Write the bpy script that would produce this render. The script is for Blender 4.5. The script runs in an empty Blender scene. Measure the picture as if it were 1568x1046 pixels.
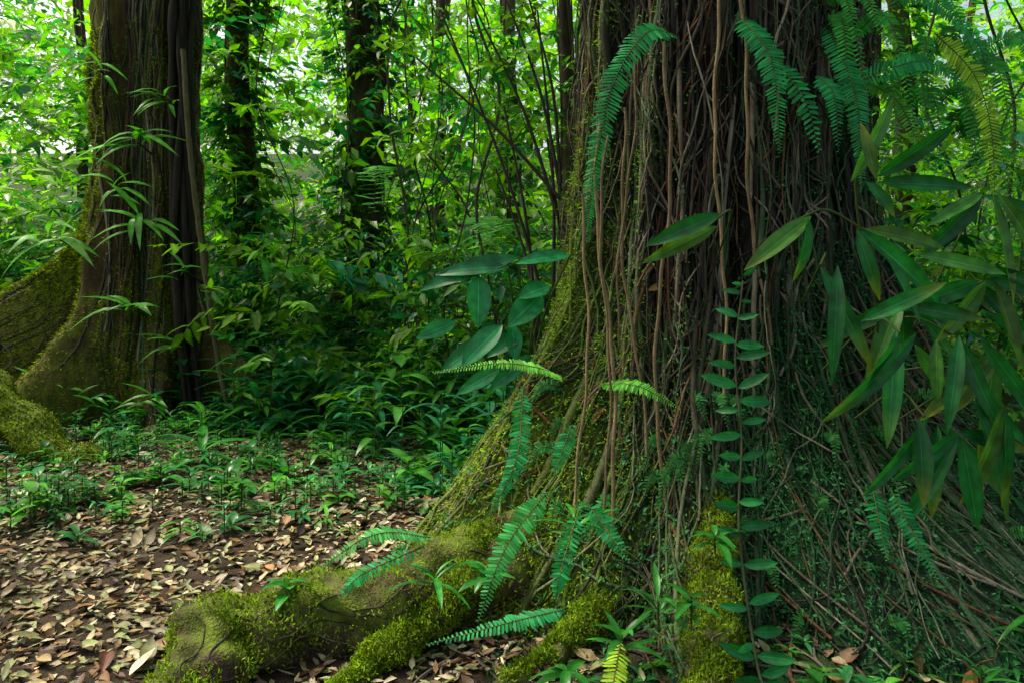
import bpy, math, numpy as np
from mathutils import Vector
rng = np.random.default_rng(7)
sc = bpy.context.scene

# ------------------------------------------------------------------ helpers
def nrm(a):
    return a / np.maximum(np.linalg.norm(a, axis=-1, keepdims=True), 1e-9)

def snoise(p, freq=1.0, seed=0, octv=3):
    r = np.random.default_rng(seed + 100)
    out = np.zeros(len(p)); amp = 1.0; tot = 0
    for o in range(octv):
        for k in range(4):
            d = r.normal(size=3); d /= np.linalg.norm(d)
            out += amp * np.sin((p @ d) * freq * (2 ** o) * r.uniform(.7, 1.4) * 6.28 + r.uniform(0, 6.28)) / 2
        tot += amp; amp *= .55
    return out / tot

class Batch:
    def __init__(s): s.v = []; s.f = []; s.c = []; s.n = 0
    def add(s, v, f, c):
        s.v.append(v.reshape(-1, 3)); s.f.append(f.reshape(-1, 4) + s.n)
        c = np.asarray(c, float)
        if c.ndim == 1: c = np.tile(c, (len(s.v[-1]), 1))
        s.c.append(c.reshape(-1, 3)); s.n += len(s.v[-1])
    def obj(s, name, mat, parent=None, smooth=True):
        v = np.concatenate(s.v); f = np.concatenate(s.f); c = np.concatenate(s.c)
        me = bpy.data.meshes.new(name)
        me.vertices.add(len(v)); me.vertices.foreach_set("co", v.astype(np.float32).ravel())
        me.loops.add(f.size); me.loops.foreach_set("vertex_index", f.astype(np.int32).ravel())
        me.polygons.add(len(f)); me.polygons.foreach_set("loop_start", np.arange(0, f.size, 4, dtype=np.int32))
        me.update(calc_edges=True)
        a = me.color_attributes.new("Col", 'FLOAT_COLOR', 'POINT')
        ca = np.ones((len(v), 4), np.float32); ca[:, :3] = np.clip(c, 0, 1)
        a.data.foreach_set("color", ca.ravel())
        if smooth: me.polygons.foreach_set("use_smooth", np.ones(len(f), bool))
        me.materials.append(mat); me.validate()
        o = bpy.data.objects.new(name, me); sc.collection.objects.link(o)
        if parent: o.parent = parent
        return o

def empty(name, loc=(0, 0, 0)):
    e = bpy.data.objects.new(name, None); sc.collection.objects.link(e); e.empty_display_size = .2
    return e

T3 = (np.array([0, .42, 1]), np.array([.08, 1, .03]))
T4 = (np.array([0, .3, .68, 1]), np.array([.06, 1, .72, .03]))
T8 = (np.array([0, .08, .2, .38, .56, .74, .9, 1]), np.array([.05, .38, .78, 1, .95, .68, .3, .02]))
TB = (np.array([0, .03, .09, .17, .27, .38, .5, .62, .73, .83, .91, .97, 1]), np.array([.04, .16, .44, .72, .92, 1, 1, .93, .78, .57, .34, .12, .02]))
TS = (np.array([0, .1, .3, .55, .8, .93, 1]), np.array([.25, .8, 1, .98, .85, .5, .05]))   # strap
TP = (np.array([0, .5, 1]), np.array([.7, 1, .12]))                             # pinna

def leaves(b, base, d, up, L, W, bend, col, T=T4, fold=.25, tip=None):
    base = np.atleast_2d(base).astype(float); N = len(base)
    d = nrm(np.broadcast_to(d, (N, 3)).astype(float)); up = np.broadcast_to(up, (N, 3)).astype(float)
    side = nrm(np.cross(d, up)); up = np.cross(side, d)
    L = np.broadcast_to(L, (N,)).astype(float); W = np.broadcast_to(W, (N,)).astype(float); bend = np.broadcast_to(bend, (N,)).astype(float)
    t, w = T; K = len(t); big = T is TB
    cs = (-1, -.55, -.07, 0, .07, .55, 1) if big else (-1, 0, 1)
    cm = (.7, 1.0, .85, 2.0, .85, 1.0, .7) if big else (1, 1.35, 1)
    M = len(cs); V = np.zeros((N, K, M, 3))
    ph = rng.uniform(0, 6.28, N)
    for k in range(K):
        c = base + d * (L * t[k])[:, None] * (1 - .25 * np.abs(bend) * t[k])[:, None] - up * (bend * L * t[k] ** 2)[:, None]
        for j, s in enumerate(cs):
            wob = (.05 * np.sin(t[k] * 14 + ph + s * 2) * abs(s) * w[k]) if big else 0
            dip = (-.10 * w[k] if abs(s) == .07 else 0)
            V[:, k, j] = c + side * (s * w[k] * W * .5)[:, None] + up * ((abs(s) ** (1.4 if big else 1) * fold * w[k] + dip * .3 + wob) * W * .5)[:, None]
    idx = np.arange(K * M).reshape(K, M)
    F = []
    for k in range(K - 1):
        for j in range(M - 1): F.append([idx[k, j], idx[k, j + 1], idx[k + 1, j + 1], idx[k + 1, j]])
    F = np.array(F)
    F = F[None] + (np.arange(N) * K * M)[:, None, None]
    col = np.broadcast_to(col, (N, 3))
    C = np.repeat(col[:, None, :], K * M, axis=1).copy().reshape(N, K, M, 3) * np.array(cm)[None, None, :, None]
    if big: C[:, ::2, 1] *= .82; C[:, ::2, 5] *= .82
    if tip is not None:
        m = np.clip((t - .6) / .4, 0, 1)[None, :, None, None] * np.broadcast_to(tip, (N,))[:, None, None, None]
        C = C * (1 - m) + np.array([.20, .22, .02]) * m
    b.add(V, F, C.reshape(-1, 3))

def spline(pts, n):
    P = np.array(pts, float)
    if len(P) == 2:
        return P[0] + (P[1] - P[0]) * np.linspace(0, 1, n)[:, None]
    Q = np.vstack([2 * P[0] - P[1], P, 2 * P[-1] - P[-2]])
    seg = np.linspace(0, len(P) - 1 - 1e-6, n); i = seg.astype(int); t = (seg - i)[:, None]
    p0, p1, p2, p3 = Q[i], Q[i + 1], Q[i + 2], Q[i + 3]
    return .5 * (2 * p1 + (p2 - p0) * t + (2 * p0 - 5 * p1 + 4 * p2 - p3) * t ** 2 + (3 * p1 - p0 - 3 * p2 + p3) * t ** 3)

def frame(P):
    tg = nrm(np.gradient(P, axis=0))
    ref = np.array([0.13, -1, .21]) if abs(tg[:, 2]).mean() > .6 else np.array([.05, .1, 1.])
    a = nrm(np.cross(tg, ref)); return a, np.cross(tg, a)

def tube(b, P, rad, sides=6, col=(.1, .07, .05), rough=0, seed=0, rf=None):
    P = np.asarray(P, float); n = len(P)
    rad = np.broadcast_to(rad, (n,)); a, c = frame(P)
    th = np.arange(sides) / sides * 2 * np.pi
    dirs = a[:, None] * np.cos(th)[None, :, None] + c[:, None] * np.sin(th)[None, :, None]
    R = np.broadcast_to(rad[:, None], (n, sides)).copy()
    if rough:
        q = (P[:, None] + dirs * R[:, :, None]).reshape(-1, 3)
        R *= 1 + rough * snoise(q, rf or 1.5 / max(rad.max() * 3, .05) * .3, seed).reshape(n, sides)
    V = P[:, None] + dirs * R[:, :, None]
    idx = np.arange(n * sides).reshape(n, sides); nx = np.roll(idx, -1, axis=1)
    F = np.stack([idx[:-1], nx[:-1], nx[1:], idx[1:]], -1)
    col = np.asarray(col, float)
    C = np.broadcast_to(col if col.ndim == 1 else col[:, None, :], (n, sides, 3))
    b.add(V, F, C.reshape(-1, 3))

# ------------------------------------------------------------------ materials
def mat_leaf(name, rough=.42, trans=.4, var=.5, scale=6, tgain=(1.5, 1.9, .5), spec=.05):
    m = bpy.data.materials.new(name); m.use_nodes = True; nt = m.node_tree; N = nt.nodes; N.clear(); L = nt.links
    out = N.new('ShaderNodeOutputMaterial'); p = N.new('ShaderNodeBsdfDiffuse'); tr = N.new('ShaderNodeBsdfTranslucent')
    gl = N.new('ShaderNodeBsdfGlossy'); gl.inputs['Roughness'].default_value = rough; gl.inputs['Color'].default_value = (1, 1, 1, 1)
    mx = N.new('ShaderNodeMixShader'); mg = N.new('ShaderNodeMixShader'); at = N.new('ShaderNodeAttribute'); at.attribute_name = 'Col'
    src = at.outputs['Color']
    if var:
        g = N.new('ShaderNodeNewGeometry'); no = N.new('ShaderNodeTexNoise'); no.inputs['Scale'].default_value = scale; no.inputs['Detail'].default_value = 2
        L.new(g.outputs['Position'], no.inputs['Vector'])
        mr = N.new('ShaderNodeMapRange'); mr.inputs['From Min'].default_value = .3; mr.inputs['From Max'].default_value = .7
        mr.inputs['To Min'].default_value = 1 - var; mr.inputs['To Max'].default_value = 1 + var
        L.new(no.outputs['Fac'], mr.inputs['Value'])
        mu = N.new('ShaderNodeVectorMath'); mu.operation = 'SCALE'; L.new(src, mu.inputs[0]); L.new(mr.outputs[0], mu.inputs['Scale']); src = mu.outputs[0]
    L.new(src, p.inputs['Color'])
    m2 = N.new('ShaderNodeVectorMath'); m2.operation = 'MULTIPLY'; L.new(src, m2.inputs[0]); m2.inputs[1].default_value = tgain
    L.new(m2.outputs[0], tr.inputs['Color'])
    mx.inputs[0].default_value = trans; L.new(p.outputs[0], mx.inputs[1]); L.new(tr.outputs[0], mx.inputs[2])
    if spec:
        mg.inputs[0].default_value = spec; L.new(mx.outputs[0], mg.inputs[1]); L.new(gl.outputs[0], mg.inputs[2]); L.new(mg.outputs[0], out.inputs[0])
    else: L.new(mx.outputs[0], out.inputs[0])
    return m

def mat_bark(name, scale=(14, 14, 3), bump=.5, var=.6, rough=.8, dist=.03):
    m = bpy.data.materials.new(name); m.use_nodes = True; nt = m.node_tree; N = nt.nodes; L = nt.links
    p = N['Principled BSDF']; at = N.new('ShaderNodeAttribute'); at.attribute_name = 'Col'
    g = N.new('ShaderNodeNewGeometry'); mp = N.new('ShaderNodeMapping'); mp.inputs['Scale'].default_value = scale
    L.new(g.outputs['Position'], mp.inputs[0])
    no = N.new('ShaderNodeTexNoise'); no.inputs['Scale'].default_value = 1; no.inputs['Detail'].default_value = 5; no.inputs['Roughness'].default_value = .7
    L.new(mp.outputs[0], no.inputs['Vector'])
    mr = N.new('ShaderNodeMapRange'); mr.inputs['From Min'].default_value = .3; mr.inputs['From Max'].default_value = .7
    mr.inputs['To Min'].default_value = 1 - var; mr.inputs['To Max'].default_value = 1 + var
    L.new(no.outputs['Fac'], mr.inputs['Value'])
    mu = N.new('ShaderNodeVectorMath'); mu.operation = 'SCALE'; L.new(at.outputs['Color'], mu.inputs[0]); L.new(mr.outputs[0], mu.inputs['Scale'])
    L.new(mu.outputs[0], p.inputs['Base Color']); p.inputs['Roughness'].default_value = rough; p.inputs['Specular IOR Level'].default_value = .2
    n2 = N.new('ShaderNodeTexNoise'); n2.inputs['Scale'].default_value = 90; n2.inputs['Detail'].default_value = 2
    L.new(g.outputs['Position'], n2.inputs['Vector'])
    ad = N.new('ShaderNodeMath'); L.new(no.outputs['Fac'], ad.inputs[0]); L.new(n2.outputs['Fac'], ad.inputs[1])
    b = N.new('ShaderNodeBump'); b.inputs['Strength'].default_value = bump; b.inputs['Distance'].default_value = dist
    L.new(ad.outputs[0], b.inputs['Height']); L.new(b.outputs[0], p.inputs['Normal'])
    return m

M_leaf = mat_leaf("glossy_leaf", .33, .35, .4, 9, spec=.025)
M_big = mat_leaf("broad_leaf_blade", .36, .38, .35, 16, tgain=(1.4, 1.7, .4), spec=.018)
M_far = mat_leaf("backlit_leaf", .36, .5, 0, tgain=(1.6, 2.1, .3), spec=.05)
M_fern = mat_leaf("fern_leaf", .5, .35, .3, 8, spec=.012)
M_moss = mat_leaf("moss", .9, .3, .5, 12, spec=0)
M_litter = mat_leaf("dead_leaf", .5, .05, .45, 25, (1, 1, 1), spec=.025)
M_bark = mat_bark("bark")
M_root = mat_bark("aerial_root_bark", (40, 40, 9), .6, .5, .7, .008)
M_soil = mat_bark("forest_soil", (6, 6, 6), .8, .6, .95, .03)

# ------------------------------------------------------------------ ground
def gh(x, y):
    p = np.stack([x, y, np.zeros_like(x)], -1).reshape(-1, 3)
    return .035 * snoise(p, .35, 3, 3).reshape(np.shape(x)) + .03 * np.clip(y - 9, 0, 60) + .22 * np.clip(y - 17, 0, 60)
def gl1(x, y): return gh(np.array([x]), np.array([y]))[0]

b = Batch()
gx = np.concatenate([-np.geomspace(160, 9, 14), np.linspace(-8.5, 8.5, 171), np.geomspace(9, 160, 14)])
gy = np.concatenate([[-60, -30, -12, -5], np.linspace(-2, 14, 161), np.geomspace(15, 260, 26)])
X, Y = np.meshgrid(gx, gy, indexing='ij'); Z = gh(X, Y)
V = np.stack([X, Y, Z], -1); idx = np.arange(X.size).reshape(X.shape)
F = np.stack([idx[:-1, :-1], idx[1:, :-1], idx[1:, 1:], idx[:-1, 1:]], -1)
m = np.clip(np.maximum((V[..., 1] - 9) / 4, np.clip(V[..., 0] - .2, 0, .8)), 0, 1)[..., None]
b.add(V, F, (np.array([.04, .028, .017]) * (1 - m) + np.array([.02, .045, .010]) * m).reshape(-1, 3)); b.obj("ground", M_soil)

# leaf litter
b = Batch()
pal = np.array([[.27, .20, .10], [.40, .33, .20], [.21, .22, .09], [.13, .07, .035], [.27, .15, .06], [.24, .27, .12], [.5, .44, .31], [.08, .05, .035]])
def litter(n, x0, x1, y0, y1, s0, s1, lift=.02):
    x = rng.uniform(x0, x1, n); y = rng.uniform(y0, y1, n)
    z = gh(x, y) + rng.uniform(.002, lift, n)
    az = rng.uniform(0, 6.28, n); d = np.stack([np.cos(az), np.sin(az), rng.normal(0, .18, n)], -1)
    up = np.stack([rng.normal(0, .3, n), rng.normal(0, .3, n), np.ones(n)], -1)
    patch = .9 + .3 * snoise(np.stack([x, y, 0 * x], -1), .5, 77)
    L = rng.uniform(s0, s1, n); c = pal[rng.choice(8, n, p=[.18, .17, .16, .13, .09, .12, .07, .08])] * rng.uniform(.4, 1.05, (n, 1)) * patch[:, None]
    leaves(b, np.stack([x, y, z], -1), d, up, L, L * rng.uniform(.32, .55, n), rng.normal(.02, .2, n), c, T8 if s1 > .12 else T4, .35)
litter(31000, -6.5, .3, 1.8, 9, .035, .085)
litter(1300, -6.5, .3, 1.8, 9, .09, .14, .04)
litter(700, .2, 4, 1.8, 4.5, .05, .12)
b.obj("leaf_litter", M_litter)

# ------------------------------------------------------------------ strangler fig
CX, CY = 1.16, 4.3
def lobe(th, c, w):
    d = (th - math.radians(c) + np.pi) % (2 * np.pi) - np.pi
    return np.exp(-(d / math.radians(w)) ** 2)
def R1(th, z):
    zz = np.maximum(z, 0)
    f = np.exp(-(zz / .86) ** 1.5); f2 = np.exp(-(zz / .5) ** 1.4); f3 = np.exp(-(zz / 1.15) ** 1.6)
    r = .74 + .30 * f + .78 * lobe(th, 200, 26) * f + .5 * lobe(th, -107, 8) * f2 + .95 * lobe(th, -12, 26) * f3 + .75 * lobe(th, -52, 30) * f2
    r += .22 * lobe(th, -58, 7) * f2 + .15 * lobe(th, -35, 6) * f2 + .35 * lobe(th, 222, 14) * f2 + .25 * lobe(th, 238, 6) * f2 + .25 * lobe(th, -80, 6) * f2 + .6 * lobe(th, 80, 25) * f
    r += .035 * np.sin(th * 9 + 1.3 * np.sin(z * .9)) + .03 * np.sin(th * 17 + 2 + np.sin(z * 1.7)) + .02 * np.sin(th * 29 + 3 * np.sin(z))
    p = np.stack([np.cos(th) * 2, np.sin(th) * 2, z * .5], -1).reshape(-1, 3)
    q = np.stack([np.cos(th) * 2, np.sin(th) * 2, z * 2], -1).reshape(-1, 3)
    return r + .03 * snoise(p, .8, 5, 3).reshape(np.shape(r)) + .018 * snoise(q, 1.4, 6, 3).reshape(np.shape(r)) * (1 + f)
def S1(th, z, off=0):
    r = R1(th, z) + off
    return np.stack([CX + r * np.cos(th) + .03 * np.maximum(z - 2, 0), CY + r * np.sin(th), z], -1)

fig = empty("strangler_fig_tree")
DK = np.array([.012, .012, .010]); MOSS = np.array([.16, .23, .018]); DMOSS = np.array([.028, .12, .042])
def mossy1(P):
    n = snoise(P, .9, 9) + .5 * snoise(P, 4, 10)
    left = np.clip((.75 - P[:, 0]) * 1.6, 0, 1.1) * np.clip(2.7 - P[:, 2], 0, 1)
    low = np.clip(1.55 + .6 * np.clip(P[:, 0] - 1, 0, 1) - P[:, 2], 0, 1)
    return np.clip(left + low * .75 + .45 * n - .12 + .12 * np.clip(P[:, 0] - .9, 0, 1), 0, 1)
def mosscol(P):
    u = np.clip(1.1 - P[:, :1], 0, 1)
    return MOSS * u + DMOSS * (1 - u)
b = Batch()
th = np.linspace(0, 2 * np.pi, 421)[:-1]; zs = np.concatenate([np.linspace(-.15, 3.6, 220), np.linspace(3.7, 10, 30)])
TH, ZZ = np.meshgrid(th, zs)
V = S1(TH, ZZ); idx = np.arange(TH.size).reshape(TH.shape); nx = np.roll(idx, -1, 1)
F = np.stack([idx[:-1], nx[:-1], nx[1:], idx[1:]], -1)
P = V.reshape(-1, 3); m = mossy1(P)[:, None]
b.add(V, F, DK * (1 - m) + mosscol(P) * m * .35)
for k in range(7):   # main limbs carrying the crown, above the frame
    a = k * .9 + .3
    tube(b, spline([(CX + .2, CY, 6.0 + .3 * k), (CX + 1.3 * math.cos(a), CY + 1.3 * math.sin(a), 6.9 + .3 * k), (CX + 3 * math.cos(a), CY + 3 * math.sin(a), 7.6 + .3 * k)], 16), np.linspace(.3, .06, 16), 10, (.05, .04, .03))
b.obj("trunk", M_bark, fig)

b = Batch()
cols = np.array([[.055, .045, .035], [.12, .10, .072], [.14, .065, .033], [.21, .18, .135], [.025, .022, .018], [.06, .10, .05]])
def strand(t0, z0, z1, rad, wander, off, n=46):
    z = np.linspace(z0, z1, n)
    a = np.cumsum(rng.normal(0, wander, n)); a = np.convolve(np.pad(a, 4, 'edge'), np.ones(9) / 9, 'valid')
    tt = t0 + a + .04 * np.sin(z * rng.uniform(1, 4) + rng.uniform(0, 6))
    o = off + .025 * np.sin(z * rng.uniform(1, 5) + rng.uniform(0, 6)) + .01 * np.sin(z * 9 + rng.uniform(0, 6))
    P = S1(tt, z, o)
    c = cols[rng.choice(6, p=[.25, .19, .11, .09, .22, .14])] * rng.uniform(.3, 1.25)
    mm = mossy1(P)[:, None] * rng.uniform(0.2, .95)
    rr = rad * (1 + .25 * np.sin(z * rng.uniform(3, 9) + rng.uniform(0, 6))) * np.linspace(.9, 1.15, n)
    tube(b, P, rr, 6, c * (1 - mm) + mosscol(P) * .85 * mm)
for i in range(190): strand(rng.uniform(-3.5, .6), 5, rng.uniform(-.1, 1.2) if rng.random() < .4 else -.1, rng.uniform(.004, .012), .028, .012)
for i in range(20): strand(rng.uniform(-3.5, .6), 5, rng.uniform(.3, 1), rng.uniform(.014, .024), .02, .0)
for i in range(850):
    z0 = rng.uniform(.2, 4.2); strand(rng.uniform(-3.5, .6), z0, max(z0 - rng.uniform(.4, 1.8), -.1), rng.uniform(.002, .0055), .045, .03, 26)
for i in range(420):
    z0 = rng.uniform(.2, 3.6); z1 = max(z0 - rng.uniform(.2, .8), -.05); n = 22; z = np.linspace(z0, z1, n)
    t = rng.uniform(-3.4, .4) + np.linspace(0, rng.choice([-1, 1]) * rng.uniform(.1, .5), n) + .03 * np.sin(z * 12)
    tube(b, S1(t, z, .035 + .01 * np.sin(z * 8)), rng.uniform(.003, .008), 5, cols[rng.integers(6)] * rng.uniform(.5, 1.1))
for (x0, z0, x1, z1, r, y) in [(.40, 2.2, .47, .35, .009, 3.36), (.43, 2.15, .41, .5, .006, 3.3), (.50, 2.3, .60, .7, .007, 3.4), (.72, 2.6, .66, .3, .009, 3.36), (.55, 2.6, .50, 1.2, .005, 3.35),
                            (.95, 2.9, .98, .9, .008, 3.4), (1.05, 3, 1.2, 1.2, .009, 3.45), (.35, 1.9, .30, .5, .007, 3.36)]:
    z = np.linspace(z0, z1, 40); x = np.linspace(x0, x1, 40) + .025 * np.sin(z * 4 + x0 * 9) + .005 * np.sin(z * 15)
    tube(b, np.stack([x, y + .02 * np.sin(z * 5) - .25 * np.clip(.9 - z, 0, 1), z], -1), r, 6, np.array([.22, .16, .08]) * rng.uniform(.5, 1.0))
b.obj("aerial_roots", M_root, fig)

b = Batch(); bf = Batch()
def root(pts, rads, seed, n=150, moss=.85, fib=16):
    P = spline(pts, n); P[:, 0] += .012 * np.sin(np.arange(n) * .23 + seed); r = np.interp(np.linspace(0, 1, n), np.linspace(0, 1, len(rads)), rads)
    tube(b, P, r, 44, (1, 1, 1), .34, seed, 2.6)
    Vv = b.v[-1]; up = Vv[:, 2] - np.repeat(P[:, 2], 44)
    m = np.clip(up / r.mean() * .8 - .1 + .9 * snoise(Vv, 3, seed) , 0, 1)[:, None] * moss
    b.c[-1] = np.array([.05, .032, .02]) * (1 - m) + MOSS * .65 * m
    G = b.v[-1].reshape(n, 44, 3)
    for k in range(fib):
        a0 = rng.uniform(0, 44); i0 = rng.integers(0, n - 40); i1 = min(n, i0 + rng.integers(20, 60)); ii = np.arange(i0, i1, 3)
        jj = ((a0 + rng.uniform(-12, 12) * (ii - i0) / 60 + 2 * np.sin(ii * .2 + k)) % 44).astype(int)
        Q = G[ii, jj]; Q = Q + nrm(Q - P[ii]) * .002
        if len(Q) > 3: tube(bf, spline(Q, len(Q) * 2), rng.uniform(.0015, .004), 5, cols[rng.integers(6)] * rng.uniform(.4, .9))
root([(.3, 3.7, .26), (-.1, 3.4, .17), (-.5, 3.12, .12), (-.85, 2.98, .11), (-1.1, 2.88, .09), (-1.17, 2.68, .0), (-1.15, 2.4, -.2)], [.22, .21, .175, .165, .175, .15, .1], 1, fib=34)
root([(-.1, 3.35, .3), (-.3, 3.05, .14), (-.55, 2.8, .03), (-.75, 2.5, -.06)], [.12, .08, .055, .04], 2)
root([(.95, 3.5, .6), (.83, 3.08, .34), (.75, 2.8, .13), (.72, 2.55, -.04)], [.07, .085, .09, .09], 4, fib=30)
root([(.5, 3.3, .16), (.25, 3.0, .03), (.0, 2.75, -.02), (-.2, 2.4, -.1)], [.1, .06, .045, .04], 5, moss=.4)
root([(2.0, 3.6, .3), (2.3, 3.1, .1), (2.7, 2.8, -.05)], [.18, .1, .08], 6, moss=.3)
b.obj("surface_roots", M_bark, fig)
for k in range(90):
    x = rng.uniform(-.2, 2.4); y = rng.uniform(2.9, 3.3); a = rng.uniform(-2.6, -.6); p = []
    for j in range(7): p.append((x, y, gl1(x, y) + .01)); a += rng.normal(0, .4); x += .09 * math.cos(a); y += .09 * math.sin(a)
    tube(bf, spline(p, 24), rng.uniform(.003, .010), 5, cols[rng.integers(6)] * rng.uniform(.3, .9))
bf.obj("root_fibres", M_root, fig)
root_pts = np.concatenate(b.v); root_pts = root_pts[root_pts[:, 2] > .02]

b = Batch()
n = 180000
t = rng.uniform(-3.6, .8, n); z = rng.uniform(0, 3.0, n) ** 1.1; P = S1(t, z, .022)
keep = rng.random(n) < mossy1(P) * .95 + .06; P = P[keep]; t = t[keep]; n = len(P)
out = np.stack([np.cos(t), np.sin(t), np.full(n, -.2)], -1) + rng.normal(0, .6, (n, 3))
leaves(b, P + out * rng.uniform(0, .022, (n, 1)), out, rng.normal(0, 1, (n, 3)), rng.uniform(.008, .03, n), rng.uniform(.003, .010, n), .2, mosscol(P) * 1.25 * rng.uniform(.25, 1.5, (n, 1)), TP)
rp = root_pts[rng.integers(0, len(root_pts), 110000)] + rng.normal(0, .009, (110000, 3)); rp = rp[snoise(rp, 2.5, 1) > -.55]; n = len(rp)
leaves(b, rp, rng.normal(0, .6, (n, 3)) + np.array([0, -.2, .8]), rng.normal(0, 1, (n, 3)), rng.uniform(.006, .026, n), rng.uniform(.003, .008, n), .2, MOSS * 1.1 * rng.uniform(.2, 1.4, (n, 1)), TP)
n = 22000; x = rng.uniform(-.1, 3, n); y = rng.uniform(2.2, 3.6, n); gp = np.stack([x, y, gh(x, y)], -1); gp = gp[snoise(gp, 1.5, 8) > -.1]; n = len(gp)
leaves(b, gp, rng.normal(0, .6, (n, 3)) + np.array([0, 0, .9]), rng.normal(0, 1, (n, 3)), rng.uniform(.008, .03, n), rng.uniform(.004, .009, n), .2, DMOSS * rng.uniform(.3, 1.4, (n, 1)), TP)
b.obj("moss_tufts", M_moss, fig)
b = Batch(); n = 1300; t = rng.uniform(-3.3, .4, n); z = rng.uniform(0, 1.0, n) ** 1.5 * 1.2; P = S1(t, z, .03)
for k in range(6):
    d = np.stack([np.cos(t), np.sin(t), np.full(n, -.1)], -1) * .5 + rng.normal(0, .8, (n, 3))
    leaves(b, P, d, np.stack([np.cos(t), np.sin(t), np.full(n, .8)], -1), rng.uniform(.02, .05, n), rng.uniform(.008, .018, n), .3, np.array([.035, .14, .045]) * rng.uniform(.5, 1.5, (n, 1)), T4)
b.obj("small_epiphytes", M_fern, fig)

# ------------------------------------------------------------------ buttress tree
BX, BY = -4.17, 8.4
def R2(th, z):
    zz = np.maximum(z, 0)
    r = .52 + .15 * np.exp(-zz) + 3.4 * lobe(th, 187, 8) * np.exp(-(zz / 1.26) ** 2) + 1.15 * lobe(th, -14, 10) * np.exp(-(zz / .9) ** 1.5)
    r += 1.0 * lobe(th, -128, 13) * np.exp(-(zz / .9) ** 1.5) + .5 * lobe(th, -60, 14) * np.exp(-(zz / .6) ** 1.5)
    r += .03 * np.sin(th * 7 + z * .6) + .03 * np.sin(th * 13 + 1)
    p = np.stack([np.cos(th) * 2, np.sin(th) * 2, z * .9], -1).reshape(-1, 3)
    q = np.stack([r * np.cos(th), r * np.sin(th), z], -1).reshape(-1, 3)
    return r * (1 + .03 * snoise(q, 1.2, 16).reshape(np.shape(r))) + .06 * snoise(p, .8, 15).reshape(np.shape(r))
def S2(th, z, off=0):
    r = R2(th, z) + off
    return np.stack([BX + r * np.cos(th), BY + r * np.sin(th), z + 0 * th], -1)
but = empty("buttress_tree")
b = Batch()
th = np.unique(np.concatenate([np.linspace(0, 2 * np.pi, 301)[:-1], np.radians(np.linspace(170, 205, 90))])); zs = np.concatenate([np.linspace(-.2, 4, 110), np.linspace(4.2, 11, 20)])
TH, ZZ = np.meshgrid(th, zs); V = S2(TH, ZZ); idx = np.arange(TH.size).reshape(TH.shape); nx = np.roll(idx, -1, 1)
F = np.stack([idx[:-1], nx[:-1], nx[1:], idx[1:]], -1); P = V.reshape(-1, 3)
def mossy2(P): return np.clip(.42 + .55 * snoise(P, .7, 4) + .4 * snoise(P, 3, 5) + .5 * np.clip(-4.1 - P[:, 0], 0, 1), 0, 1)
m = mossy2(P)[:, None]
b.add(V, F, np.array([.07, .04, .02]) * (1 - m) + np.array([.13, .145, .018]) * m)
tube(b, spline([(-6.2, 6.9, 1.05), (-5.2, 6.8, .76), (-4.6, 6.5, .36), (-3.95, 6.3, .06), (-3.3, 6.1, -.15)], 110), np.linspace(.27, .13, 110), 34, MOSS * .6, .4, 3, 1.5)
tube(b, spline([(-6.5, 5.6, .06), (-5.0, 5.7, .03), (-4.2, 5.6, .0), (-3.7, 5.7, -.1)], 60), .07, 20, MOSS * .4, .3, 8, 2)
b.obj("trunk", M_bark, but); bv = np.concatenate([b.v[1], b.v[2]])
b = Batch()
for i in range(80):
    z = np.linspace(5, rng.uniform(-.1, 2), 40); t0 = rng.choice([rng.uniform(-1.6, .3), rng.uniform(-3.3, .3)])
    tt = t0 + .12 * np.sin(z * rng.uniform(.5, 3) + i); tube(b, S2(tt, z, .012), rng.uniform(.005, .016), 5, cols[rng.integers(6)] * rng.uniform(.4, 1))
for i in range(60):
    t0 = math.radians(rng.uniform(183, 205)); z = np.linspace(rng.uniform(.6, 1.8), 0, 24); tube(b, S2(t0 + .03 * np.sin(z * 5 + i) + (1.5 - z) * rng.uniform(-.03, .03), z, .01), rng.uniform(.004, .014), 5, cols[rng.integers(6)] * rng.uniform(.4, 1))
for k in range(9):
    z = np.linspace(6, -.05, 60); x = -3.58 + .017 * k + .05 * np.sin(z * 1.2 + k) + .004 * (3 - z) + .1 * np.clip(1 - z, 0, 1)
    y = 7.85 + .04 * np.sin(z * 2 + k * 2) - .1 * (k % 2); tube(b, np.stack([x, y + 0 * z, z], -1), rng.uniform(.02, .045), 8, np.array([.02, .015, .012]), .3, k, 2)
b.obj("climbing_roots", M_root, but)
b = Batch(); n = 90000
t = np.concatenate([rng.uniform(-3.4, .4, n - 25000), np.radians(rng.uniform(176, 203, 25000))]); z = np.concatenate([rng.uniform(0, 4.3, n - 25000), rng.uniform(0, 2, 25000)]); P = S2(t, z, .01)
keep = rng.random(n) < np.clip(mossy2(P), .04, 1); P = P[keep]; P = np.vstack([P, bv[rng.integers(0, len(bv), 20000)]]); n = len(P)
out = np.stack([P[:, 0] - BX, P[:, 1] - BY - .8, np.full(n, .1)], -1); out = nrm(out) + rng.normal(0, .6, (n, 3))
leaves(b, P, out, rng.normal(0, 1, (n, 3)), rng.uniform(.015, .05, n), rng.uniform(.006, .016, n), .2, np.array([.15, .19, .02]) * rng.uniform(.2, 1.5, (n, 1)), TP)
b.obj("moss_tufts", M_moss, but)

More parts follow.
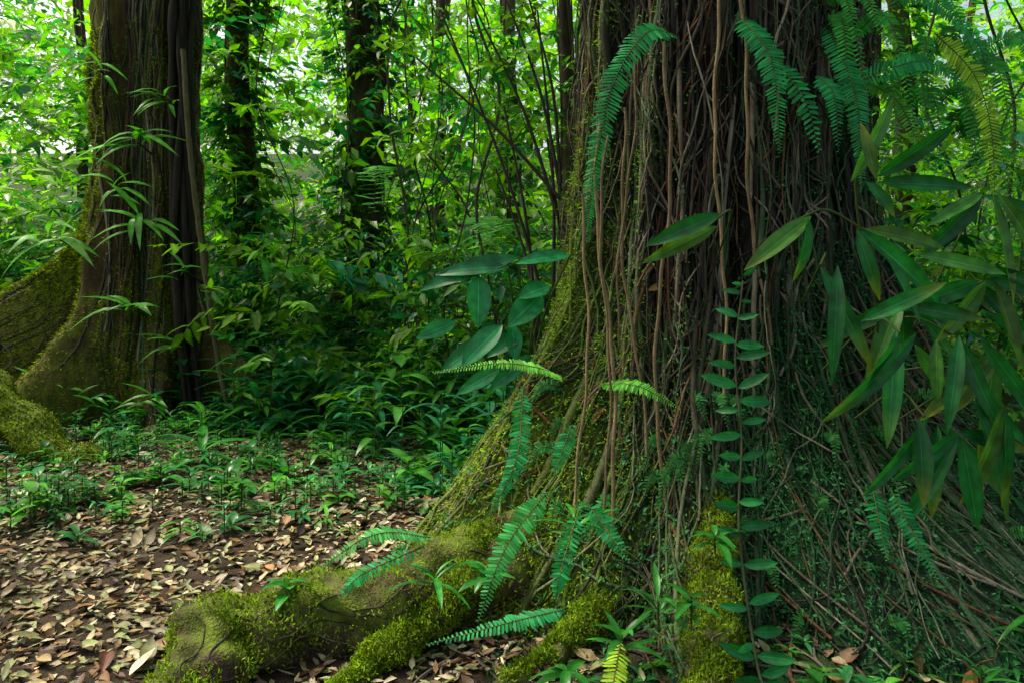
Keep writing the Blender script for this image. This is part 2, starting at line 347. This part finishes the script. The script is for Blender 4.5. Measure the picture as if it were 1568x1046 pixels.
# ------------------------------------------------------------------ foliage generators
def sprays(b, O, az, slope, ln, K, lsize, lw, col, T=T3, jit=.3, droop=.3):
    N = len(O); a = np.stack([np.cos(az), np.sin(az), slope], -1); a = nrm(a)
    sd = nrm(np.cross(a, np.array([0, 0, 1.])))
    leaves(b, O, a, np.tile([0, 0, 1.], (N, 1)), ln, .012 + 0 * ln, droop * .8, col * .4, T4, 0)
    for k in range(K):
        t = (k + 1) / K; s = 1 if k % 2 else -1
        base = O + a * (ln * t)[:, None] * (1 - .2 * droop * t) - np.array([0, 0, 1.]) * (droop * .8 * ln * t * t)[:, None]
        if k == K - 1: d = a + rng.normal(0, jit, (N, 3))
        else: d = a * .55 + sd * s * .85 + rng.normal(0, jit, (N, 3)) - np.array([0, 0, .35])
        up = np.array([0, 0, 1.]) + rng.normal(0, .4, (N, 3))
        l = lsize * rng.uniform(.6, 1.15, N) * (1 if k < K - 1 else 1.1)
        leaves(b, base, d, up, l, l * lw, rng.uniform(.0, .35, N), col * rng.uniform(.6, 1.45, (N, 1)), T)

def greens(n, bright=0.5):
    A = np.array([.015, .13, .025]); B = np.array([.17, .34, .008]); C = np.array([.010, .12, .06])
    u = np.clip(rng.normal(bright, .33, n), 0, 1)[:, None]; c = A * (1 - u) + B * u
    w = (rng.random(n) < .35 * (1 - bright))[:, None]
    return np.where(w, C, c) * rng.uniform(.45, 1.3, (n, 1))

def cloud(n, x, y, z, thr, freq, seed, wedge=True):
    Pp = []; tot = 0
    while tot < n:
        q = rng.uniform(0, 1, (n * 2, 3)); p = np.stack([x[0] + q[:, 0] * (x[1] - x[0]), y[0] + q[:, 1] * (y[1] - y[0]), z[0] + q[:, 2] * (z[1] - z[0])], -1)
        p = p[snoise(p, freq, seed) > thr]
        if wedge: p = p[(np.abs(p[:, 0]) < .85 * p[:, 1] + 1) & (p[:, 2] < .40 * p[:, 1] + 1.0)]
        Pp.append(p); tot += len(p)
    return np.concatenate(Pp)[:n]

def cloud_sprays(name, n, x, y, z, thr, freq, seed, ln, K, ls, lw, bright, mat, wedge=True, T=T3):
    b = Batch(); O = cloud(n, x, y, z, thr, freq, seed, wedge); O[:, 2] += gh(O[:, 0], O[:, 1])
    sprays(b, O, rng.uniform(0, 6.28, n), rng.uniform(-.3, .5, n), rng.uniform(*ln, n), K, rng.uniform(*ls, n), lw, greens(n, bright), T, jit=.3)
    return b.obj(name, mat)

cloud_sprays("background_forest_foliage", 4900, (-34, 34), (16, 36), (0, 11), .0, .16, 21, (.9, 2.0), 9, (.3, .6), .42, .8, M_far)
cloud_sprays("midground_foliage", 3400, (-12, 14), (9.5, 16), (0, 7), .15, .3, 22, (.5, 1.2), 10, (.12, .34), .42, .5, M_far)
cloud_sprays("understory_foliage", 3000, (-9, 9), (8.6, 12.5), (0, 2.1), -.1, .4, 23, (.35, .8), 9, (.09, .24), .38, .3, M_leaf)
for (x, y, z, n) in [((-3.0, .5), (7.0, 9.2), (.3, 1.9), 300), ((-8, -5.3), (9, 11), (.3, 2.6), 220), ((3.4, 7.5), (6.5, 9), (.2, 3.0), 420)]:
    cloud_sprays("leafy_shrub", n, x, y, z, .05, .5, 31, (.3, .7), 9, (.10, .26), .36, .45, M_leaf, T=T4)
cloud_sprays("unseen_shade_canopy", 310, (-12, 9), (1.5, 12), (7.4, 9.5), -.2, .2, 24, (.9, 1.8), 11, (.4, .6), .45, .5, M_far, wedge=False)  # unseen leaves added above the frame to block sun and shade the foreground
b = Batch(); n = 190; a = rng.uniform(0, 6.28, n); r = 3.4 * np.sqrt(rng.uniform(.02, 1, n)); O = np.stack([CX - .4 + r * np.cos(a), CY - .3 + r * np.sin(a), rng.uniform(6.3, 9, n)], -1)
sprays(b, O, a, rng.uniform(-.2, .3, n), rng.uniform(.8, 1.4, n), 10, rng.uniform(.35, .5, n), .45, greens(n, .4)); b.obj("shade_crown_foliage", M_far, fig)  # fig's own crown, out of view, added to darken the trunk below

# ------------------------------------------------------------------ forest trees behind
def ftree(x, y, r, h, lean=(0, 0), leafy=60, col=(.045, .033, .02), name="rainforest_tree"):
    e = empty(name); b = Batch(); z = np.linspace(-.2, h, 70); ph = x * 3
    px = x + lean[0] * z + r * .5 * np.sin(z * .7 + ph) + .03 * np.sin(z * 2 + x); py = y + lean[1] * z + 0 * z
    P = np.stack([px, py, z + gl1(x, y)], -1)
    rr = r * (1 - .03 * z) * (1 + .8 * np.exp(-np.maximum(z, 0) * 2.5))
    tube(b, P, rr, 22, col, .25, int(abs(x) * 10), .8)
    V = b.v[-1]; m = np.clip(.8 * snoise(V, .8, 6) + .25, 0, 1)[:, None]; b.c[-1] = b.c[-1] * (1 - m) + np.array([.08, .11, .025]) * m
    for k in range(5):
        a = rng.uniform(0, 6.28); q = P[-6 - k * 2]
        tube(b, spline([q, q + np.array([math.cos(a) * .9, math.sin(a) * .9, .6]), q + np.array([math.cos(a) * 2.2, math.sin(a) * 2.2, 1.4])], 14), np.linspace(r * .45, r * .1, 14), 8, col)
    for k in range(int(r * 50)):
        tt = rng.uniform(0, 6.28) + .8 * np.sin(z * rng.uniform(.3, 1) + k); rad = rr * 1.05
        tube(b, P + np.stack([np.cos(tt) * rad, np.sin(tt) * rad, 0 * z], -1), rng.uniform(.006, .025), 5, np.array(col) * rng.uniform(.7, 2.4))
    b.obj("trunk", M_bark, e)
    if leafy:
        b = Batch(); n = leafy; a = rng.uniform(-3.5, .5, n); zz = rng.uniform(.1, 6, n); c = np.interp(zz, z, px)
        O = np.stack([c + r * np.cos(a), y + r * np.sin(a), zz + gl1(x, y)], -1)
        sprays(b, O, a, rng.uniform(-.8, .4, n), rng.uniform(.15, .5, n), 8, rng.uniform(.08, .2, n), .45, greens(n, .35), T4)
        b.obj("climbing_leaves", M_leaf, e)
ftree(-2.42, 11.2, .31, 9.5, (.01, 0), 360)
ftree(-3.95, 10.6, .17, 9.5, (.01, 0), 380)
ftree(-.05, 14, .13, 9, (.01, 0), 80)
ftree(-1.3, 15, .10, 9, (-.03, 0), 40)
ftree(.75, 9, .10, 9, (-.01, 0), 60)
ftree(4.6, 9.5, .13, 9, (.02, 0), 120)
ftree(5.9, 11, .16, 9, (-.02, 0), 120)
for i in range(12): ftree(rng.uniform(-15, 15), rng.uniform(15, 24), rng.uniform(.08, .17), 11, (rng.normal(0, .06), 0), 40)

e = empty("liana_tangle"); b = Batch()
for i in range(60):
    x = rng.uniform(-3.3, 6); y = rng.uniform(7.5, 12); h = 7; p = [(x, y, 0)]
    for k in range(6): x += rng.normal(0, .3); p.append((x, y, (k + 1) * h / 6))
    tube(b, spline(p, 40), rng.uniform(.004, .018), 5, np.array([.05, .042, .027]) * rng.uniform(.5, 1.5))
tube(b, spline([(-3.42, 7.6, 3.9), (-3.3, 7.5, 2.8), (-3.15, 7.5, 1.6), (-3.0, 7.5, .6), (-2.85, 7.5, 0)], 40), .028, 8, (.09, .08, .035), .2, 1)
b.obj("vines", M_root, e)
e = empty("sapling_thicket"); b = Batch()
for (x0, z0, x1, z1) in [(.25, 1.2, -.45, 3.2), (.28, 1.9, -.25, 3.25), (.3, 2.05, -.05, 3.3), (.3, 2.1, .1, 3.3), (.25, 1.1, .16, 3.2), (.2, 1.0, -.1, 2.2), (.15, 1, -.05, 2.6), (.3, .9, .22, 2.4), (.3, 2, -.6, 2.9)]:
    tube(b, spline([(x0, 4.5, z0), ((x0 + x1) / 2 + .05, 4.55, (z0 + z1) / 2), (x1, 4.6, z1)], 20), np.linspace(.013, .006, 20), 6, (.03, .022, .018))
b.obj("stems", M_root, e)
b = Batch(); n = 70; O = np.stack([rng.uniform(-1.0, .3, n), rng.uniform(4.6, 5.6, n), rng.uniform(2.4, 3.6, n)], -1)
sprays(b, O, rng.uniform(0, 6.28, n), rng.uniform(-.4, .2, n), rng.uniform(.2, .45, n), 7, rng.uniform(.08, .14, n), .38, greens(n, .4), T4)
b.obj("leaves", M_leaf, e)

# ------------------------------------------------------------------ ferns
def fern(pts, w, facing=(-.1, -1, .35), col=(.016, .23, .065), sp=.014, sparse=1.0, name="sword_fern"):
    b = Batch(); P0 = spline(pts, 60); ln = np.linalg.norm(np.diff(P0, axis=0), axis=1).sum(); n = max(int(ln / sp / sparse), 8)
    P = spline(pts, n); tg = nrm(np.gradient(P, axis=0)); up = nrm(np.array(facing, float)); sd = nrm(np.cross(tg, up))
    t = np.linspace(0, 1, n); prof = np.clip(t / .12, .3, 1) * np.clip((1 - t) / .55, 0.06, 1) ** .6
    c = np.array(col)
    for s in (-1, 1):
        d = sd * s + tg * .28 + rng.normal(0, .06, (n, 3)) - np.array([0, 0, .12])
        L = w * .5 * prof * rng.uniform(.85, 1.1, n) * np.where(rng.random(n) < .03, .3, 1)
        leaves(b, P + tg * .004 * s, d, up + rng.normal(0, .25, (n, 3)), L, sp * sparse * .8 * np.clip(prof + .2, 0, 1), rng.uniform(-.05, .3, n), c * rng.uniform(.7, 1.3, (n, 1)), TP if w < .05 else TS, .15)
    tube(b, P0, np.linspace(.003, .001, 60), 5, (.10, .12, .03))
    return b.obj(name, M_fern)
YG = (.26, .42, .02)
fern([(.80, 3.58, 2.70), (.62, 3.36, 2.64), (.47, 3.3, 2.42), (.40, 3.3, 2.15), (.36, 3.36, 1.89), (.35, 3.38, 1.68)], .14)
fern([(1.08, 3.5, 2.78), (1.17, 3.3, 2.49), (1.21, 3.3, 2.085)], .15)
fern([(1.25, 3.5, 2.55), (1.34, 3.36, 2.34), (1.41, 3.36, 2.10)], .14, sparse=1.7)
fern([(1.46, 3.5, 2.48), (1.48, 3.36, 2.35), (1.50, 3.36, 2.10)], .11)
fern([(1.54, 3.6, 2.80), (1.58, 3.36, 2.34), (1.61, 3.36, 1.92)], .14)
fern([(1.94, 3.36, 2.64), (2.12, 3.36, 2.45), (2.20, 3.36, 2.2), (2.22, 3.36, 1.86)], .15, col=YG)
fern([(1.55, 3.6, 2.4), (1.75, 3.36, 2.48), (1.95, 3.36, 2.49), (2.2, 3.36, 2.3)], .12)
fern([(1.6, 3.6, 2.9), (1.85, 3.4, 2.85), (2.05, 3.36, 2.7), (2.2, 3.36, 2.5)], .13)
fern([(1.7, 3.6, 2.5), (1.85, 3.5, 2.35), (1.92, 3.4, 2.05)], .12, col=(.08, .28, .03))
for k in range(20):
    x = rng.uniform(1.5, 2.35); z = rng.uniform(2.2, 2.95); s = rng.uniform(-.1, .3)
    fern([(x, 3.7, z), (x + s * .5, 3.5, z + .02), (x + s, 3.4, z - rng.uniform(.3, .6))], rng.uniform(.09, .14), col=np.array([.04, .25, .04]) * rng.uniform(.7, 1.4))
fern([(.23, 3.55, 1.02), (.15, 3.3, 1.1), (-.05, 3.2, 1.14), (-.34, 3.2, 1.10)], .085, facing=(0, -.7, .8), col=(.11, .36, .04), sp=.011)
fern([(.41, 3.4, 1.02), (.54, 3.2, 1.045), (.72, 3.15, .955)], .09, facing=(0, -.8, .7), col=(.10, .36, .04), sp=.011)
fern([(.05, 3.3, 1.02), (.02, 3.0, .78), (-.09, 2.95, .555)], .10)
fern([(.26, 3.2, .87), (.17, 3.0, .70)], .09)
fern([(.14, 2.95, .65), (-.02, 2.7, .525), (-.12, 2.65, .275)], .11, col=(.05, .33, .08))
fern([(.20, 2.85, .22), (.015, 2.65, .27), (-.30, 2.62, .20)], .09, facing=(0, -.5, 1))
fern([(-.335, 3.0, .45), (-.51, 2.75, .55), (-.71, 2.7, .445)], .09, facing=(0, -.6, .9), col=(.05, .27, .06))
fern([(.27, 2.95, .58), (.185, 2.7, .45), (.16, 2.68, .34)], .09)
fern([(1.43, 2.9, .68), (1.385, 2.7, .475)], .09); fern([(1.50, 2.9, .68), (1.57, 2.7, .40)], .09)
fern([(.30, 2.9, .62), (.43, 2.7, .47)], .09); fern([(.40, 2.7, .16), (.32, 2.45, .05)], .10, col=YG, facing=(0, -.5, 1))
fern([(-.35, 2.9, .45), (-.55, 2.7, .42), (-.62, 2.65, .36)], .08, facing=(0, -.6, .9))
fern([(-5.54, 7.2, .64), (-5.28, 7.1, .86), (-5.0, 7.05, .62)], .2, sp=.04)
for k in range(50):
    t = rng.uniform(-2.9, -.5); z = rng.uniform(.08, 1.0); p = S1(np.array([t]), np.array([z]), .02)[0]; o = np.array([math.cos(t), math.sin(t), 0])
    l = rng.uniform(.1, .22); sx = rng.uniform(-.6, .6) * l
    fern([p, p + o * l * .4 + np.array([sx * .5, 0, .02]), p + o * l * .5 + np.array([sx, 0, -l * .6])], .06, sp=.011, col=np.array([.04, .22, .05]) * rng.uniform(.6, 1.5))
for k in range(18):
    x = rng.choice([rng.uniform(-6.8, -5.2), rng.uniform(-2.9, .4), rng.uniform(4.2, 7.5)]); y = rng.uniform(8.6, 10.5); a = rng.uniform(0, 6.28); l = rng.uniform(.6, 1.1); z = rng.uniform(.9, 3)
    fern([(x, y, z - .5), (x + .4 * l * math.cos(a), y + .4 * l * math.sin(a), z + .1), (x + l * math.cos(a), y + l * math.sin(a), z - .1)], rng.uniform(.35, .6), facing=(0, -.5, 1), col=np.array([.07, .27, .04]) * rng.uniform(.7, 1.3), sp=.05, name="palm_frond")

# ------------------------------------------------------------------ climbing plant with paired leaves
e = empty("climbing_vine_plant"); b = Batch()
CV = [(.90, 2.85, 1.50), (.855, 2.8, 1.2), (.87, 2.77, .9), (.845, 2.72, .575), (.87, 2.62, .175), (.89, 2.55, .04)]
tube(b, spline(CV, 80), np.linspace(.003, .006, 80), 6, (.09, .11, .05)); b.obj("stem", M_fern, e)
b = Batch(); n = 19
for s in (-1, 1):
    tt = np.clip(np.linspace(.0, 1, n) + rng.normal(0, .011, n), 0, 1); ids = (tt * 399).astype(int); q = spline(CV, 400)[ids].copy(); q[:, 2] += .02 * (s > 0)
    L = .13 * np.clip(.5 + tt * 2.0, 0, 1) * rng.uniform(.65, 1.12, n)
    d = np.stack([np.full(n, float(s)), rng.normal(-.2, .3, n), rng.normal(.22, .22, n)], -1)
    leaves(b, q, d, np.stack([rng.normal(0, .3, n), np.full(n, -.95), np.full(n, .3)], -1), L, L * rng.uniform(.28, .36, n), rng.uniform(-.1, .35, n), np.array([.016, .20, .05]) * rng.uniform(.6, 1.3, (n, 1)), TB, .3)
b.obj("leaves", M_big, e)

# ------------------------------------------------------------------ strap-leaved plant on the right
e = empty("strap_leaf_climber"); b = Batch()
S = [(1.14, 1.745, .90, 1.53), (1.12, 1.745, 1.095, 1.51), (1.215, 1.56, 1.17, 1.16), (1.215, 1.56, 1.345, 1.175), (1.53, 1.305, 1.25, .94), (1.515, 1.305, 1.445, .895),
     (1.35, 1.70, 1.40, 1.44), (1.365, 1.71, 1.70, 1.38), (1.43, 1.60, 1.515, 1.36), (1.74, 1.29, 1.645, .96), (1.75, 1.29, 1.92, .975), (1.84, 1.03, 1.73, .67), (1.845, 1.03, 1.935, .60),
     (1.62, .975, 1.40, .67), (1.635, 1.275, 1.615, 1.045), (1.335, 1.89, 1.50, 2.175), (1.365, 1.89, 1.62, 2.02), (1.40, 1.875, 1.68, 1.81), (1.34, 1.875, 1.42, 1.745), (1.315, 1.35, 1.59, 1.45),
     (1.68, .91, 1.715, .60), (1.565, .975, 1.55, .675), (.79, 1.71, .54, 1.545), (.78, 1.75, .54, 1.61), (1.89, 1.375, 2.1, 1.175), (1.8, 1.55, 2.05, 1.45), (1.36, 1.7, 1.62, 1.6), (1.5, 1.4, 1.72, 1.33), (1.86, .7, 2.1, .45), (1.85, 1.3, 2.02, .95),
     (1.45, 1.3, 1.35, 1.1), (1.8, 1.1, 1.98, .85), (1.74, 1.28, 1.78, .98), (1.55, 1.6, 1.8, 1.5), (1.84, 1.02, 1.85, .68), (1.6, 1.25, 1.72, 1.02), (1.36, 1.88, 1.3, 2.08)]
NS = len(S)
for k in range(5):
    fx, fz = [(1.9, 1.5), (1.62, 1.45), (1.95, 1.2), (1.78, .9), (1.9, 1.85)][k]
    for j in range(5):
        a = math.radians(-150 + 30 * j + rng.uniform(-12, 12)); l = rng.uniform(.26, .44); S.append((fx, fz, fx + l * math.cos(a), fz + l * math.sin(a)))
for i, (x0, z0, x1, z1) in enumerate(S):
    y0 = rng.uniform(2.72, 2.92) + (.14 if i >= NS else 0); p0 = np.array([x0, y0, z0]); p1 = np.array([x1, y0 - rng.uniform(0, .12), z1]); d = p1 - p0; L = np.linalg.norm(d)
    g = np.array([.014, .16, .035]) * rng.uniform(.5, 1.35) + np.array([.05, .05, 0]) * (rng.random() < .35)
    leaves(b, p0, d + np.array([0, 0, .15 * L]), np.array([rng.normal(0, .45), -.9, .3]), L * 1.1, .07 * rng.uniform(.8, 1.15) * (L / .38) ** .4, rng.uniform(.05, .25), g, TB, .42, tip=rng.choice([0, 0, .4, .8]))
b.obj("leaves", M_big, e)
b = Batch()
for p in [[(1.55, 3.3, .95), (1.5, 3.0, 1.3), (1.38, 2.9, 1.7), (1.335, 2.85, 1.9)], [(1.4, 3.3, 1.2), (1.6, 3.0, 1.35), (1.74, 2.88, 1.29)], [(1.6, 3.2, 1.1), (1.78, 2.95, 1.15), (1.845, 2.87, 1.03)],
          [(1.35, 3.4, 1.4), (1.28, 3, 1.6), (1.215, 2.88, 1.56)], [(1.4, 2.9, 1.7), (1.25, 2.9, 1.78), (1.13, 2.87, 1.745)], [(1.5, 3.2, .9), (1.58, 3.0, 1.05), (1.62, 2.87, .97)], [(.98, 3.5, 1.6), (.9, 3.0, 1.78), (.785, 2.87, 1.73)], [(1.4, 3.3, 1.1), (1.48, 3, 1.34), (1.53, 2.88, 1.3)], [(1.7, 3.2, 1.3), (1.82, 3, 1.45), (1.9, 2.87, 1.37)],
          [(1.5, 3.2, 1.2), (1.6, 3.0, 1.4), (1.62, 2.95, 1.45)], [(1.7, 3.1, 1.3), (1.85, 3.0, 1.45), (1.9, 2.95, 1.5)], [(1.7, 3.2, .9), (1.85, 3.0, 1.1), (1.95, 2.95, 1.2)], [(1.7, 3.1, 1.3), (1.82, 3.0, 1.65), (1.9, 2.97, 1.85)]]:
    tube(b, spline(p, 24), .005, 6, (.06, .1, .03))
b.obj("stems", M_fern, e)

# broadleaf plant on the left of the trunk
e = empty("broadleaf_plant"); b = Batch()
for (p0, p1, w, bd) in [((-.18, 3.9, 1.53), (-.17, 3.8, 1.27), .13, .1), ((.16, 3.9, 1.43), (.0, 3.75, 1.27), .14, .1), ((.04, 3.95, 1.63), (-.45, 3.8, 1.42), .11, .25), ((-.02, 3.9, 1.57), (-.40, 3.85, 1.52), .09, .2), ((-.05, 3.8, 1.27), (-.25, 3.7, 1.08), .12, .1),
                        ((.3, 3.8, 1.63), (.04, 3.7, 1.58), .08, .2), ((.2, 3.9, 1.47), (.05, 3.8, 1.42), .11, .1), ((.05, 3.9, 1.22), (-.12, 3.8, 1.12), .1, .1), ((-.3, 3.9, 1.28), (-.48, 3.8, 1.2), .09, .1), ((0, 3.9, 1.27), (.02, 3.8, 1.1), .09, .1), ((-.1, 4, 1.2), (-.4, 4, 1.0), .11, .1), ((.1, 3.95, 1.1), (-.1, 3.9, .9), .09, .2), ((.0, 4, 1.05), (-.3, 4, .85), .09, .2)]:
    p0 = np.array(p0); p1 = np.array(p1); d = p1 - p0; L = np.linalg.norm(d)
    leaves(b, p0, d + np.array([0, 0, bd * L * .8]), np.array([rng.normal(-.1, .3), -.85, .5]), L * 1.06, w, bd + rng.uniform(0, .12), np.array([.016, .21, .075]) * rng.uniform(.65, 1.2), TB, .28)
b.obj("leaves", M_big, e)
b = Batch()
for q in [(-.18, 3.9, 1.53), (.16, 3.9, 1.43), (.04, 3.95, 1.63), (-.02, 3.9, 1.57), (-.05, 3.8, 1.27), (.2, 3.9, 1.47), (-.3, 3.9, 1.28), (.05, 3.9, 1.22), (.3, 3.8, 1.63)]:
    tube(b, spline([(.05, 4.0, .75), ((.05 + q[0]) / 2, 3.98, (q[2] + .75) / 2 + .12), q], 20), .005, 6, (.05, .1, .03))
b.obj("stems", M_fern, e)

# ------------------------------------------------------------------ ground plants
def rosette(b, x, y, h, n, lw, col, z0=0, stem=0, T=T8):
    n = int(n); az = rng.uniform(0, 6.28) + np.arange(n) * 2.4 + rng.normal(0, .3, n); el = rng.uniform(.2, 1.3, n)
    d = np.stack([np.cos(az), np.sin(az), el], -1); L = h * rng.uniform(.6, 1.15, n)
    base = np.tile([x, y, z0 + gl1(x, y)], (n, 1)); base[:, 2] += stem * np.linspace(.3, 1, n)
    leaves(b, base, d, [0, 0, 1.], L, L * lw, rng.uniform(.3, .8, n), col * rng.uniform(.7, 1.3, (n, 1)), T, .3)
    if stem: tube(b, np.array([[x, y, base[0, 2] - stem * .3 - .02], [x, y, base[-1, 2]]]), .004, 5, (.06, .08, .03))
b = Batch(); cnt = 0
while cnt < 720:
    y = rng.uniform(5.0, 10.5); x = rng.uniform(-4.2, 1.0)
    lim = 7.6 if x < -3 else (6.9 if x < -1.7 else (6.0 if x < -.9 else 4.9))
    if y < lim: continue
    h = min(rng.uniform(.14, .38) * (1 + .25 * (y - 6)), .7)
    col = np.array([.018, .14, .055]) if rng.random() < .6 else np.array([.06, .24, .03])
    rosette(b, x, y, h, rng.integers(6, 12), rng.choice([.14, .22, .36]), col, stem=rng.uniform(0, .8) * (rng.random() < .6)); cnt += 1
b.obj("understory_plants", M_leaf)
b = Batch()
for i in range(680):
    if i < 340: x = rng.normal(-3.6, 1.2); y = rng.normal(6.8, .75)
    elif i < 430: x = rng.normal(-1.9, .5); y = rng.normal(5.5, .5)
    elif i < 530: x = rng.normal(-.9, .7); y = rng.uniform(4.2, 6)
    elif i < 600: x = rng.normal(-3.0, .22); y = rng.normal(4.8, .2)
    else: x = rng.uniform(.2, 2.6); y = rng.uniform(2.45, 3.0)
    hh = rng.uniform(.04, .17) if i < 600 else rng.uniform(.04, .09)
    c = np.array([.03, .17, .045]) if rng.random() < .6 else np.array([.07, .24, .03])
    rosette(b, x, y, hh, rng.integers(4, 9), rng.choice([.2, .3, .45]), c * rng.uniform(.45, 1.3), stem=rng.uniform(.02, .22) * (1 if i < 600 else .4))
b.obj("seedlings", M_leaf)
for (x, y, h, n, lw, st, z) in [(-2.5, 5.9, .5, 9, .15, .12, 0), (-2.05, 5.3, .34, 9, .28, .06, 0), (-2.6, 5.4, .34, 8, .2, .05, 0), (-1.75, 5.6, .3, 8, .3, .05, 0), (-.9, 2.95, .14, 8, .42, .08, .2), (.55, 2.75, .18, 9, .14, .1, .2), (.42, 2.8, .2, 8, .2, .1, .05), (.25, 2.95, .22, 9, .12, .1, .45),
                               (1.1, 2.6, .1, 7, .4, .05, 0), (.2, 2.65, .16, 7, .3, .05, .05), (.65, 2.65, .14, 8, .25, .1, .25), (1.7, 2.65, .16, 8, .12, .1, 0), (2.0, 2.75, .3, 7, .14, .15, .1), (-.1, 2.9, .13, 6, .4, .05, .3), (.75, 2.7, .12, 8, .3, .05, .5), (1.25, 2.6, .09, 7, .4, .04, 0), (0, 2.6, .12, 6, .35, .05, .0), (-.3, 2.85, .2, 8, .12, .05, .3),
                               (-2.0, 8.2, .75, 14, .11, .1, 0), (-1.85, 7.2, .6, 12, .13, .1, 0), (-2.6, 8.6, .7, 12, .12, .1, 0), (-.7, 6.4, .5, 10, .13, .1, 0)]:
    b = Batch(); rosette(b, x, y, h, n, lw, np.array([.035, .22, .03]) * rng.uniform(.8, 1.2), z0=z, stem=st, T=TB); b.obj("young_plant", M_big)

for (x, z, w) in [(-3.9, 2.95, .6), (-4.1, 2.5, .45), (-3.85, 2.1, .55), (-4.3, 3.7, .4), (-3.95, 1.2, .5), (-3.5, .85, .35), (-4.75, 1.95, .7), (-3.75, .25, .35), (-4.3, .3, .3), (-3.6, 3.4, .35), (-3.4, 1.6, .3), (-4.9, .5, .3)]:
    b = Batch(); n = rng.integers(6, 11); a = rng.uniform(-3.2, .1, n)
    d = np.stack([np.cos(a) * 1.1, rng.uniform(-.9, -.3, n), rng.uniform(-.3, 1.1, n)], -1)
    leaves(b, np.tile([x, 7.6, z], (n, 1)) + rng.normal(0, .05, (n, 3)), d, [0, -.5, 1.], w * rng.uniform(.5, 1.1, n), w * .13, rng.uniform(.3, .9, n), np.array([.08, .28, .03]) * rng.uniform(.7, 1.3, (n, 1)), T8, .2)
    tube(b, np.array([[x, 7.62, z], [x + .02, 8.1, z - .15]]), .012, 5, (.05, .06, .03))
    b.obj("epiphyte_plant", M_leaf)

b = Batch()
for (t, z, L) in [(-2.25, 2.42, .12), (-2.1, 1.48, .09), (-2.5, 1.1, .11), (-2.35, .88, .11), (-2.75, .6, .12), (-2.8, .45, .13), (-2.3, .4, .1), (-2.05, .5, .1), (-1.75, .5, .1), (-1.5, .1, .12), (-1.3, .1, .12), (-1.1, .12, .1)]:
    p = S1(np.array([t]), np.array([z]), .035)[0]; o = np.array([math.cos(t), math.sin(t), .5])
    c = np.array([[.20, .08, .02], [.11, .05, .022], [.26, .15, .045]][rng.integers(3)])
    leaves(b, p, np.array([rng.normal(0, .7), -.15, -.6]), o + rng.normal(0, .2, 3), L, L * .4, rng.normal(.1, .3), c, TB, .5)
for (x, y, L) in [(1.25, 2.6, .14), (1.35, 2.55, .12), (1.5, 2.6, .13), (1.1, 2.6, .12), (-1.4, 2.6, .15), (-1.8, 2.6, .16), (-1.6, 2.9, .13), (1.65, 2.62, .13), (.1, 2.5, .14), (-.9, 2.5, .13)]:
    a = rng.uniform(0, 6.28); c = np.array([[.18, .08, .025], [.11, .045, .03], [.28, .17, .05]][rng.integers(3)])
    leaves(b, np.array([x, y, gl1(x, y) + .03]), np.array([math.cos(a), math.sin(a), .1]), np.array([rng.normal(0, .3), -.2, 1]), L, L * .42, rng.normal(.1, .3), c, TB, .5)
b.obj("fallen_leaves", M_litter)

# ------------------------------------------------------------------ light, sky, camera
EL, AZ = 60, -70
w = bpy.data.worlds.new("World"); sc.world = w; w.use_nodes = True; nt = w.node_tree
sky = nt.nodes.new('ShaderNodeTexSky'); sky.sky_type = 'NISHITA'; sky.sun_disc = False
sky.sun_elevation = math.radians(EL); sky.sun_rotation = math.radians(AZ); sky.dust_density = 6; sky.ozone_density = .5
sky_gain = nt.nodes.new('ShaderNodeVectorMath'); sky_gain.operation = 'MULTIPLY'; sky_gain.inputs[1].default_value = (2.15, 2.05, 1.7)   # sky colour gain to brighten the scene, standing in for humid haze
nt.links.new(sky.outputs[0], sky_gain.inputs[0])
nt.links.new(sky_gain.outputs[0], nt.nodes['Background'].inputs[0]); nt.nodes['Background'].inputs[1].default_value = .15
sl = bpy.data.lights.new("sun", 'SUN'); sl.energy = 5; sl.angle = math.radians(12); sl.color = (1, .95, .84)
so = bpy.data.objects.new("sun", sl); sc.collection.objects.link(so)
sv = Vector((math.sin(math.radians(AZ)) * math.cos(math.radians(EL)), math.cos(math.radians(AZ)) * math.cos(math.radians(EL)), math.sin(math.radians(EL))))
so.rotation_euler = sv.to_track_quat('Z', 'Y').to_euler()
cd = bpy.data.cameras.new("camera"); cam = bpy.data.objects.new("camera", cd); sc.collection.objects.link(cam)
cam.location = (0, 0, 1.5); cam.rotation_euler = (math.radians(90), 0, 0); cd.lens = 25.71; cd.sensor_width = 36; cd.shift_y = -.059
cd.clip_end = 1000; sc.camera = cam
sc.view_settings.view_transform = 'Standard'; sc.view_settings.look = 'None'; sc.view_settings.exposure = 0
